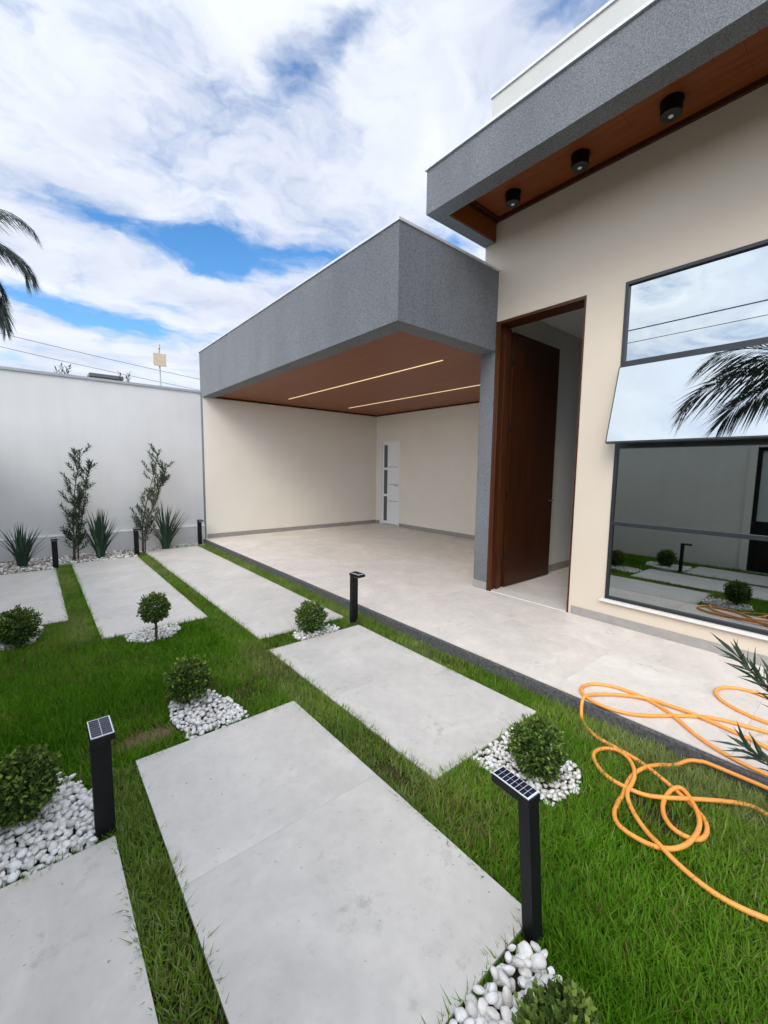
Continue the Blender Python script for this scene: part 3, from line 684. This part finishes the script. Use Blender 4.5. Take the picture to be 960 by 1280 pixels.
    for sx0, sx1, sy0, sy1, _ in SLABS:
        for (ax, ay, bx, by, a_) in ((sx0, sy0, sx0, sy1, 0), (sx1, sy0, sx1, sy1, PI), (sx0, sy0, sx1, sy0, PI / 2), (sx0, sy1, sx1, sy1, -PI / 2)):
            n = int(620 * math.hypot(bx - ax, by - ay)); t = RNG.random(n); o_ = RNG.uniform(.001, .018, n)
            X = ax + (bx - ax) * t - math.cos(a_) * o_; Y = ay + (by - ay) * t - math.sin(a_) * o_
            ok = vnoise(X, Y, 6.5, 31) + RNG.normal(0, .18, n) > .42
            for P in POLYS: ok &= np.array([not inpoly(u_, v_, P) for u_, v_ in zip(X, Y)])
            X, Y = X[ok], Y[ok]; n = len(X)
            if n: fr_.append((X, Y, a_ + RNG.normal(0, 1.0, n)))
    n = 5200; Y = RNG.uniform(-.5, 8.2, n); fr_.append((RNG.uniform(2.49, 2.511, n), Y, PI + RNG.normal(0, 1.4, n)))
    X = np.concatenate([f[0] for f in fr_]); Y = np.concatenate([f[1] for f in fr_]); az = np.concatenate([f[2] for f in fr_]); n = len(X)
    blades(X, Y, RNG.uniform(.030, .074, n) + (RNG.random(n) < .06) * .02, az, np.abs(RNG.normal(.62, .38, n)), RNG.uniform(.0022, .004, n))
    base = st_['b']
    me = quadmesh('grass', np.concatenate(Vs), np.concatenate(F4), np.concatenate(F3), np.concatenate(T_))
    print('grass blades', base // 5)
    return link('grass', me, 'grass')
tag(lawn(), 'green lawn grass filling the gaps between the paving slabs', 'grass', kind='stuff')
for cx, cy, rx, ry in DIRT[:2]:
    n = 20; P = [(cx + rx * 1.25 * math.cos(2 * PI * i / n) * random.uniform(.85, 1.1), cy + ry * 1.3 * math.sin(2 * PI * i / n) * random.uniform(.85, 1.1)) for i in range(n)]
    tag(build(mound(P, ZG + .003, ZG + .014), 'bare_soil', 'dirt'), kind='structure')

# ------------------------------------------------------------------ clipped round bushes
def bush(name, label, loc, R, zc, n, leaf, seed, squash=1.0, stem=True, tips=.12, lop=.14):
    r = np.random.default_rng(seed); root = tag(empty(name, (loc[0], loc[1], ZG)), label, 'bush', 'clipped round bushes')
    d = unit(r.normal(0, 1, (n, 3))); u = r.random(n)
    lump = 1 + lop * (np.sin(d[:, 0] * 5.1 + seed) * np.cos(d[:, 1] * 4.3 + seed * 2) + .6 * np.sin(d[:, 2] * 7 + d[:, 0] * 6 + seed))
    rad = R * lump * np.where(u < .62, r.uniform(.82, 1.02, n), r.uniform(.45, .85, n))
    P = d * rad[:, None] * [1, 1, squash] + [0, 0, zc - ZG]
    # short shoots poke out of the clipped outline
    sh = r.random(n) < tips; P[sh] += d[sh] * r.uniform(.0, .028, (sh.sum(), 1)) + [0, 0, .006]
    D = unit(d * .7 + r.normal(0, .62, (n, 3)) + [0, 0, .25]); N = unit(d + r.normal(0, .5, (n, 3)))
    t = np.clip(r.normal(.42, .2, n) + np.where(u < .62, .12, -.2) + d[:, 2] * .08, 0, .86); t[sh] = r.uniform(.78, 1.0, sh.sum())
    mb = MB(); q = random.Random(seed); h = zc - ZG; LLn = leaf * r.uniform(.7, 1.25, n)
    eP, eD, eN, eT = [], [], [], []
    for i in range(26):                                            # loose shoots of the season's growth
        a = q.uniform(0, 6.28); e = q.uniform(-.1, 1.5); dv = Vector((math.cos(a) * math.cos(e), math.sin(a) * math.cos(e), math.sin(e))); b0 = dv * R * .85; b0.z = b0.z * squash + h
        L_ = R * q.uniform(.22, .50); b1 = b0 + (dv + Vector((q.uniform(-.3, .3), q.uniform(-.3, .3), .45))).normalized() * L_; mb.tube([b0, b1], [.0016, .0008], 4)
        for j in range(9):
            az_ = j * 2.4 + i; eP.append(tuple(b0.lerp(b1, .25 + .75 * j / 8))); eD.append(tuple((b1 - b0).normalized() * .7 + Vector((math.cos(az_), math.sin(az_), .2)) * .8)); eN.append((q.uniform(-.5, .5), q.uniform(-.5, .5), 1)); eT.append(q.uniform(.62, 1.0))
    P = np.concatenate([P, eP]); D = np.concatenate([D, eD]); N = np.concatenate([N, eN]); t = np.concatenate([t, eT]); LLn = np.concatenate([LLn, np.full(len(eP), leaf * .85)])
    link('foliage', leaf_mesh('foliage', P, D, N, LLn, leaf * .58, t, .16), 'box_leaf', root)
    mb.tube([(0, 0, 0), (.004, -.003, h * .5), (0, .004, h * .9)], [.013, .010, .007], 7)
    for i in range(10):
        a = q.uniform(0, 6.28); e = q.uniform(.2, 1.1); L = R * .8; b = Vector((0, 0, h * q.uniform(.45, .9)))
        mb.tube([b, b + Vector((math.cos(a) * math.cos(e), math.sin(a) * math.cos(e), math.sin(e))) * L * .5, b + Vector((math.cos(a) * math.cos(e), math.sin(a) * math.cos(e), math.sin(e) * 1.1)) * L], [.006, .004, .002], 5)
    build(mb, 'stem', 'bark', root, True)
    return root
bush('round_bush', 'round clipped bush at the left edge of the lawn by the back slabs', (-.160, 4.50), .140, .060, 3600, .024, 1)
bush('round_bush', 'small lollipop bush with a bare stem in front of the back slabs', (.750, 3.93), .110, .185, 2800, .022, 2, 1.0, lop=.06)
bush('round_bush', 'round bush beside the mid-garden path light and porch kerb', (1.872, 3.24), .128, .060, 3000, .022, 3)
bush('round_bush', 'round bush behind the white pebbles beside the big front slab', (.690, 2.70), .112, .070, 3600, .022, 4, 1.05)
bush('round_bush', 'large dark bush at the left edge beside the black path light', (-.115, 2.20), .126, .068, 5200, .022, 5, .95, tips=.16)
bush('round_bush', 'round bush on white pebbles behind the nearest path light', (1.800, .965), .117, .068, 4400, .020, 6, 1.02)
bush('round_bush', 'round bush cut by the bottom edge beside the nearest pebbles', (.940, .385), .104, -.045, 4000, .024, 7, .95, tips=.18)

# ------------------------------------------------------------------ podocarpus shrubs
def shoot(P, D, N, L, W, T_, pts, step, ll, lw, r, ang=.75, spread=1.0):
    """leaves set round a twig polyline"""
    pts = [Vector(p) for p in pts]; az = r.uniform(0, 6)
    for i in range(len(pts) - 1):
        seg = pts[i + 1] - pts[i]; n = max(1, int(seg.length / step)); t = seg.normalized()
        a = t.cross(Vector((.3, .2, 1))).normalized(); b = t.cross(a)
        for j in range(n):
            az += 2.4; o = a * math.cos(az) + b * math.sin(az)
            P.append(pts[i] + seg * (j / n)); d = (t * math.cos(ang) + o * math.sin(ang) * spread).normalized()
            D.append(d + Vector((r.uniform(-.15, .15), r.uniform(-.15, .15), r.uniform(-.05, .2)))); N.append(t * .6 - o * .4 + Vector((0, 0, .5)))
            L.append(ll * r.uniform(.7, 1.2)); W.append(lw); T_.append(min(1, max(0, r.gauss(.5, .2))))
def shrub(name, label, loc, H, seed, lean, leafl, leafw, stems=3, twigs=20, rad=.16, group=None):
    r = random.Random(seed); root = tag(empty(name, loc), label, 'shrub', group); mb = MB(); P, D, N, L, W, T_ = [], [], [], [], [], []
    for s in range(stems):
        a = r.uniform(0, 6.28); bx, by = .05 * math.cos(a), .05 * math.sin(a); hh = H * (1, .86, .72, .6)[s]
        pts = [Vector((bx + lean[0] * (t ** 1.6) + r.uniform(-.015, .015) + bx * t * .6, by + lean[1] * t ** 1.6 + by * t * .6 + r.uniform(-.01, .01), hh * t)) for t in [i / 8 for i in range(9)]]
        mb.tube(pts, [.011 * (1 - .8 * i / 8) + .001 for i in range(9)], 6)
        shoot(P, D, N, L, W, T_, pts[6:], .008, leafl, leafw, r)
        for k_ in range(twigs):
            t = r.uniform(.10, .97); i = min(7, int(t * 8)); p = pts[i].lerp(pts[i + 1], t * 8 - i); az = r.uniform(0, 6.28)
            l = rad * r.uniform(.3, 1.0) * (1 - .30 * t) * (.55 + .45 * min(1, t * 3)); e = r.uniform(.6, 1.5); q = p + Vector((math.cos(az) * l * .6, math.sin(az) * l * .6 * .8, l * e * .5)); q2 = p + Vector((math.cos(az) * l, math.sin(az) * l * .8, l * e * 1.1))
            mb.tube([p, q, q2], [.004, .003, .0015], 4); shoot(P, D, N, L, W, T_, [p.lerp(q, .4), q, q2], .0085, leafl, leafw, r)
    build(mb, 'stem', 'bark', root, True)
    A = lambda v: np.array([tuple(q) for q in v])
    link('foliage', leaf_mesh('foliage', A(P), A(D), A(N), np.array(L), np.array(W), np.array(T_), .12, .06), 'pod_leaf', root)
    return root
shrub('tall_shrub', 'tall narrow shrub leaning at the white wall, left of the two', (.470, 8.12, ZG + .01), 1.74, 5, (.20, 0), .085, .020, 3, 36, .22, 'tall shrubs against the wall')
sh2 = shrub('tall_shrub', 'tall airy shrub with a bent top at the white wall, nearer the carport', (1.40, 8.18, ZG + .02), 1.78, 8, (.36, .02), .080, .019, 3, 26, .24, 'tall shrubs against the wall')
# near shrub cut by the right edge
def near_shrub():
    r = random.Random(3); root = tag(empty('leafy_shrub', (1.98, -.06, ZG)), 'narrow-leaved green shrub cut by the right edge above the hose', 'shrub')
    mb = MB(); P, D, N, L, W, T_ = [], [], [], [], [], []
    o = Vector((1.98, -.06, ZG))
    tips = [[(1.96, .0, .25), (1.89, .07, .52), (1.775, .165, .70), (1.665, .255, .835)], [(1.97, -.02, .15), (1.92, .07, .33), (1.835, .165, .44), (1.765, .228, .50)],
            [(1.99, -.03, .3), (1.97, .02, .62), (1.91, .08, .88)], [(2.0, -.05, .3), (2.02, -.12, .6), (1.98, -.16, .9)], [(1.99, -.06, .3), (1.95, -.15, .55), (1.88, -.22, .75)],
            [(2.0, -.05, .2), (2.08, -.02, .5), (2.12, .03, .75)], [(1.97, -.0, .3), (1.90, .10, .60), (1.82, .175, .73)], [(1.98, -.03, .2), (1.93, -.02, .4), (1.84, .02, .58)]]
    for tp in tips:
        pts = [Vector((0, 0, 0))] + [Vector(t) - o for t in tp]; mb.tube(pts, [.009 - .0075 * i / (len(pts) - 1) for i in range(len(pts))], 6)
        fine = [pts[0].lerp(pts[1], .7)] + pts[1:]; shoot(P, D, N, L, W, T_, fine, .0062, .100, .0135, r, .55)
        P.append(pts[-1]); D.append((pts[-1] - pts[-2]).normalized()); N.append(Vector((0, 0, 1))); L.append(.07); W.append(.009); T_.append(.7)
    build(mb, 'stem', 'bark', root, True); A = lambda v: np.array([tuple(q) for q in v])
    link('foliage', leaf_mesh('foliage', A(P), A(D), A(N), np.array(L), np.array(W), np.array(T_), .10, .05), 'pod_leaf', root)
near_shrub()

# ------------------------------------------------------------------ strap-leaved clumps
def strap_clump(label, loc, H, n, seed, spread):
    r = random.Random(seed); root = tag(empty('strap_leaf_plant', loc), label, 'plant', 'spiky plants along the wall')
    for i in range(n):
        a = r.uniform(0, 6.28); out = r.uniform(.05, 1) ** .8 * spread; h = H * r.uniform(.62, 1.05) * (1 - .25 * (out / spread) ** 2); w = r.uniform(.014, .021)
        bx, by = r.uniform(-.03, .03) + .03 * math.cos(a), r.uniform(-.03, .03) + .03 * math.sin(a); V = []; F = []; T_ = []
        tv = min(1, max(0, r.gauss(.5, .22)))
        droop = r.uniform(.2, .5) if r.random() < .12 else 0
        for k_ in range(6):
            t = k_ / 5; x = bx + math.cos(a) * out * (t ** 1.7); y = by + math.sin(a) * out * t ** 1.7 * .75; z = h * (t - droop * t ** 3); ww = w * (1 - t ** 2.2) + .0008
            s = Vector((-math.sin(a), math.cos(a), 0)); c = Vector((x, y, z)); inn = Vector((-math.cos(a), -math.sin(a), .3)) * ww * .5
            V += [tuple(c - s * ww + inn), tuple(c), tuple(c + s * ww + inn)]; T_ += [tv] * 3
        for k_ in range(5): F += [[k_ * 3, k_ * 3 + 1, k_ * 3 + 4, k_ * 3 + 3], [k_ * 3 + 1, k_ * 3 + 2, k_ * 3 + 5, k_ * 3 + 4]]
        link('leaf', quadmesh('leaf', np.array(V), np.array(F), None, T_), 'spike_leaf', root)
strap_clump('spiky dark plant by the white wall at the left edge', (-.17, 7.98, ZG + .02), .70, 56, 2, .34)
strap_clump('dense spiky plant by the white wall, between the two tall shrubs', (.80, 8.10, ZG + .02), .84, 70, 4, .32)
strap_clump('spreading spiky plant by the white wall, nearest the carport', (1.80, 8.26, ZG + .02), .88, 64, 6, .48)

# ------------------------------------------------------------------ palms
def frond(root, base, az, up, L, droop, nl, ll, seed, lw=.030, leafmat='palm_leaf'):
    r = random.Random(seed); pts = []; p = Vector(base); e = up; n = 16
    for i in range(n + 1):
        pts.append(p.copy()); p = p + Vector((math.cos(az) * math.cos(e), math.sin(az) * math.cos(e), math.sin(e))) * (L / n); e -= droop / n * (.5 + 1.2 * i / n)
    mb = MB().tube(pts, [.020 * (1 - .88 * i / n) for i in range(n + 1)], 6)
    P, D, N, LL, W, T_ = [], [], [], [], [], []
    for i in range(nl):
        t = .14 + .85 * i / (nl - 1); f = t * n; k_ = min(n - 1, int(f)); c = pts[k_].lerp(pts[k_ + 1], f - k_); tg = (pts[k_ + 1] - pts[k_]).normalized()
        side = tg.cross(Vector((0, 0, 1))).normalized(); upv = side.cross(tg)
        for s in (-1, 1):
            d = side * s * (.85 - .45 * t) + tg * (.55 + .5 * t) + upv * r.uniform(-.05, .35) + Vector((0, 0, -.25 - .25 * r.random()))
            P.append(c); D.append(d.normalized()); N.append(upv); LL.append(ll * (math.sin(PI * (.12 + .8 * t)) * .6 + .4) * r.uniform(.85, 1.1)); W.append(lw * r.uniform(.8, 1.1)); T_.append(min(1, max(0, r.gauss(.45, .2))))
    A = lambda v: np.array([tuple(q) for q in v])
    fo = build(mb, 'frond', 'bark', root, True)
    link('leaflets', leaf_mesh('leaflets', A(P), A(D), A(N), np.array(LL), np.array(W), np.array(T_), .2, .42), leafmat, fo)
def palm(name, label, loc, H, seed, fronds, ll=.62, lw=.030, nl=62, leafmat='palm_leaf'):
    r = random.Random(seed); root = tag(empty(name, loc), label, 'palm tree')
    pts = [Vector((.03 * math.sin(i * .9), .02 * math.cos(i), H * i / 14)) for i in range(15)]
    mb = MB().tube(pts, [.16 - .06 * (i / 14) + (.008 if i % 2 else 0) for i in range(15)], 14)
    build(mb, 'trunk', 'bark', root, True)
    cs = MB().tube([(0, 0, H - .05), (.01, 0, H + .3), (0, 0, H + .55)], [.11, .09, .03], 12); build(cs, 'crownshaft', 'pod_leaf', root, True)
    for i, (az, up, L, dr) in enumerate(fronds): frond(root, (0, 0, H + .35), math.radians(az), up, L, dr, nl, ll, seed * 50 + i, lw, leafmat)
palm('palm_tree', 'palm tree over the white wall whose fronds hang in at the left edge', (-1.34, 12.2, ZG), 5.45, 2,
     [(14, .70, 2.0, 2.0), (-14, .55, 1.95, 2.1), (2, .05, 1.75, 2.1), (16, -.20, 1.9, 1.9), (-18, -.30, 1.9, 1.8), (-4, -.50, 1.9, 1.5), (12, -.95, 2.0, .9), (70, .7, 2.2, 1.9), (115, .5, 2.2, 1.8), (160, .8, 2.2, 1.9), (205, .4, 2.2, 1.8), (250, .7, 2.1, 1.8), (300, .5, 2.1, 1.9), (335, .95, 2.2, 1.9), (40, -.1, 2.0, 1.5)], .54, .030, 110, 'palm_far')
palm('palm_tree', 'palm tree outside the side wall, mirrored in the tilted window sash', (-2.9, .75, ZG), 7.25, 3,
     [(86, .62, 3.1, 2.0), (60, .75, 2.8, 1.9), (20, .9, 2.6, 1.7), (120, .8, 2.8, 1.8), (165, .6, 2.6, 1.8), (210, .8, 2.6, 1.8), (255, .6, 2.6, 1.8), (300, .5, 2.5, 1.7), (340, .8, 2.6, 1.8), (100, 1.1, 2.6, 1.6)], .98, .040)

# ------------------------------------------------------------------ garden hose
A_p = [(2.775, .246), (2.814, .287), (2.827, .33), (2.832, .382), (2.842, .463), (2.852, .56), (2.859, .642), (2.849, .734), (2.84, .82), (2.788, .908), (2.732, .984), (2.662, 1.043), (2.59, 1.075), (2.54, 1.086)]
A_g = [(2.451, 1.057), (2.398, 1.002), (2.361, .944), (2.338, .915), (2.329, .859), (2.328, .807), (2.319, .734), (2.3, .649), (2.27, .584), (2.238, .521), (2.207, .463), (2.164, .4), (2.13, .369), (2.078, .348), (2.016, .346), (1.973, .36), (1.957, .398), (1.957, .433), (1.974, .468), (2.018, .499), (2.078, .52), (2.161, .528), (2.228, .516), (2.258, .496), (2.235, .467), (2.176, .426), (2.125, .393), (2.069, .373), (1.989, .368), (1.915, .378), (1.857, .405), (1.821, .443), (1.805, .472), (1.797, .52), (1.799, .575), (1.817, .615), (1.853, .643), (1.979, .653), (1.942, .652), (1.993, .647), (2.061, .665), (2.133, .677), (2.208, .672), (2.294, .647), (2.368, .607), (2.43, .563), (2.476, .52), (2.490, .470), (2.492, .415), (2.493, .35), (2.494, .30), (2.495, .25), (2.495, .20)]
B_p = [(2.992, .254), (2.971, .309), (2.951, .376), (2.939, .464), (2.896, .551), (2.808, .629), (2.721, .697), (2.631, .764), (2.562, .837), (2.528, .927), (2.531, 1.024), (2.564, 1.102), (2.61, 1.146), (2.683, 1.164), (2.759, 1.137), (2.821, 1.071), (2.848, .978), (2.848, .881), (2.817, .779), (2.771, .69), (2.696, .609), (2.63, .527), (2.586, .446), (2.56, .372), (2.545, .306), (2.54, .252), (2.54, .203)]
D_p = [(3.097, .275), (3.087, .326), (3.1, .4), (3.135, .482), (3.192, .554), (3.255, .588), (3.318, .596), (3.39, .573), (3.455, .521), (3.472, .451), (3.452, .377), (3.443, .308)]
C_g = [(2.384, .221), (2.397, .251), (2.378, .287), (2.326, .348), (2.243, .413), (2.162, .473), (2.122, .511), (2.081, .56), (2.063, .612), (2.05, .656), (2.051, .719), (2.088, .794), (2.145, .847), (2.185, .871), (2.236, .871), (2.286, .841), (2.315, .788), (2.29, .73), (2.231, .684), (2.149, .651), (2.081, .643), (2.034, .647), (2.007, .641), (1.964, .613), (1.912, .566), (1.876, .521), (1.841, .484), (1.826, .459), (1.805, .424), (1.791, .378), (1.772, .321), (1.76, .27), (1.765, .218), (1.78, .17), (1.796, .131), (1.821, .082)]
zp, zg = .0125, -.074
hp = [(3.7, -1.0, zp), (3.55, -.4, zp), (3.48, 0, zp)] + [(x, y, zp) for x, y in D_p[::-1]] + [(3.13, .1, zp), (3.12, -.06, zp), (3.05, -.10, zp), (3.0, .05, zp)]
hp += [(x, y, zp) for x, y in B_p] + [(2.56, .03, zp), (2.66, -.10, zp), (2.76, -.06, zp), (2.77, .10, zp)] + [(x, y, zp) for x, y in A_p]
hp += [(2.495, 1.078, -.015)] + [(x, y, zg + max(0, (x - 2.44)) * .9) for x, y in A_g] + [(2.48, .05, -.03), (2.43, -.03, -.05), (2.36, .03, zg), (2.35, .14, zg)] + [(x, y, zg) for x, y in C_g] + [(1.88, -.05, zg), (2.0, -.3, zg), (2.2, -.6, zg)]
def catmull(P, n=7):
    P = np.array(P); out = []
    for i in range(len(P) - 1):
        p0_, p1_, p2_, p3_ = P[max(i - 1, 0)], P[i], P[i + 1], P[min(i + 2, len(P) - 1)]
        for t in np.arange(n) / n: out.append(.5 * (2 * p1_ + (p2_ - p0_) * t + (2 * p0_ - 5 * p1_ + 4 * p2_ - p3_) * t * t + (3 * p1_ - p0_ - 3 * p2_ + p3_) * t ** 3))
    out.append(P[-1]); return np.array(out)
HP = np.array(hp)
for _ in range(2): HP[1:-1, :2] = HP[1:-1, :2] * .7 + (HP[:-2, :2] + HP[2:, :2]) * .15
HQ = catmull(HP, 5)
lift = np.zeros(len(HQ)); arc = np.concatenate([[0], np.cumsum(np.linalg.norm(np.diff(HQ, axis=0), axis=1))])
for i in range(len(HQ)):
    dd = np.hypot(HQ[:i, 0] - HQ[i, 0], HQ[:i, 1] - HQ[i, 1]); ok = (arc[i] - arc[:i] > .12) & (dd < .05) & (np.abs(HQ[:i, 2] - HQ[i, 2]) < .04)
    if ok.any(): j = np.where(ok)[0]; lift[i] = np.max(.0175 * np.clip(1.5 - dd[j] / .03, 0, 1))
ker = np.exp(-np.linspace(-2, 2, 25) ** 2); ker /= ker.sum(); lift = np.convolve(lift, ker, 'same')
HQ[:, 2] += np.minimum(lift, .02) + .003 * np.sin(arc * 9) * (HQ[:, 2] < -.03)
hose = build(MB().tube([tuple(p) for p in HQ], .0098, 10), 'garden_hose', 'hose', None, True); tag(hose, 'orange garden hose looped across the porch edge and lawn', 'hose')

# ------------------------------------------------------------------ beyond the wall
sg = tag(empty('signal_board', (3.08, 14, ZG)), 'small ochre board on a thin pole beyond the white wall', 'board')
build(MB().tube([(0, 0, 0), (0, 0, 4.95)], .022, 8), 'pole', 'pole', sg, True); box('board', 'board', sg, -.17, .17, -.045, -.024, 4.44, 4.80)
build(MB().tube([(0, -.012, 4.95), (0, -.012, 5.05)], .03, 8), 'cap', 'board', sg)
ro = tag(empty('far_roof', (0, 16, 0)), 'low dark roof edge just above the white wall', 'roof')
build(MB().box(1.55, 2.45, 0, 1.5, 4.14, 4.24), 'sheet', 'roof_far', ro); build(MB().box(1.62, 2.35, .1, 1.4, ZG, 4.13), 'wall', 'white_paint', ro)
for (pa, pb, sag, lb) in [((-6, 14, 5.3), (16, 14, 1.6 + 2.2), .5, 'upper overhead cable sloping beyond the white wall'), ((-6, 14.3, 5.05), (16, 14.3, 3.5), .5, 'lower overhead cable sloping beyond the white wall'),
                          ((-6.0, -18, 5.66), (-6.0, 26, 5.66), 0, 'thick overhead cable mirrored in the upper window pane'), ((-6.0, -18, 5.30), (-6.0, 26, 5.30), 0, 'thin overhead cable mirrored low in the upper window pane')]:
    A_, B_ = Vector(pa), Vector(pb); tag(build(MB().tube([A_.lerp(B_, t / 20) - Vector((0, 0, sag * 4 * (t / 20) * (1 - t / 20))) for t in range(21)], .016 if 'thick' in lb else (.009 if 'mirrored' in lb else .0055), 6), 'overhead_cable', 'cable', None, True), lb, 'cable', 'overhead cables')
for i, (x, z, lb) in enumerate(((.47, 2.72, 'small leafy sprig poking above the white wall, left one'), (1.44, 2.70, 'small leafy sprig above the white wall, near the ochre board'))):
    r = random.Random(i + 40); root = tag(empty('leafy_sprig', (x, 9.2, ZG)), lb, 'plant', 'sprigs above the wall'); P, D, N, L, W, T_ = [], [], [], [], [], []; mb = MB()
    H = 3.16 if i == 0 else 3.10
    for s in range(4):
        tp = [Vector((0, 0, 0)), Vector((r.uniform(-.05, .05), 0, H * .8)), Vector((r.uniform(-.18, .18), r.uniform(-.1, .1), H + r.uniform(-.02, .12)))]
        mb.tube(tp, [.012, .008, .002], 5); shoot(P, D, N, L, W, T_, [tp[1].lerp(tp[2], .4), tp[2]], .022, .10, .022, r)
    build(mb, 'stem', 'bark', root); A = lambda v: np.array([tuple(q) for q in v]); link('foliage', leaf_mesh('foliage', A(P), A(D), A(N), np.array(L), np.array(W), np.array(T_)), 'pod_leaf', root)
print('objects', len(bpy.data.objects))
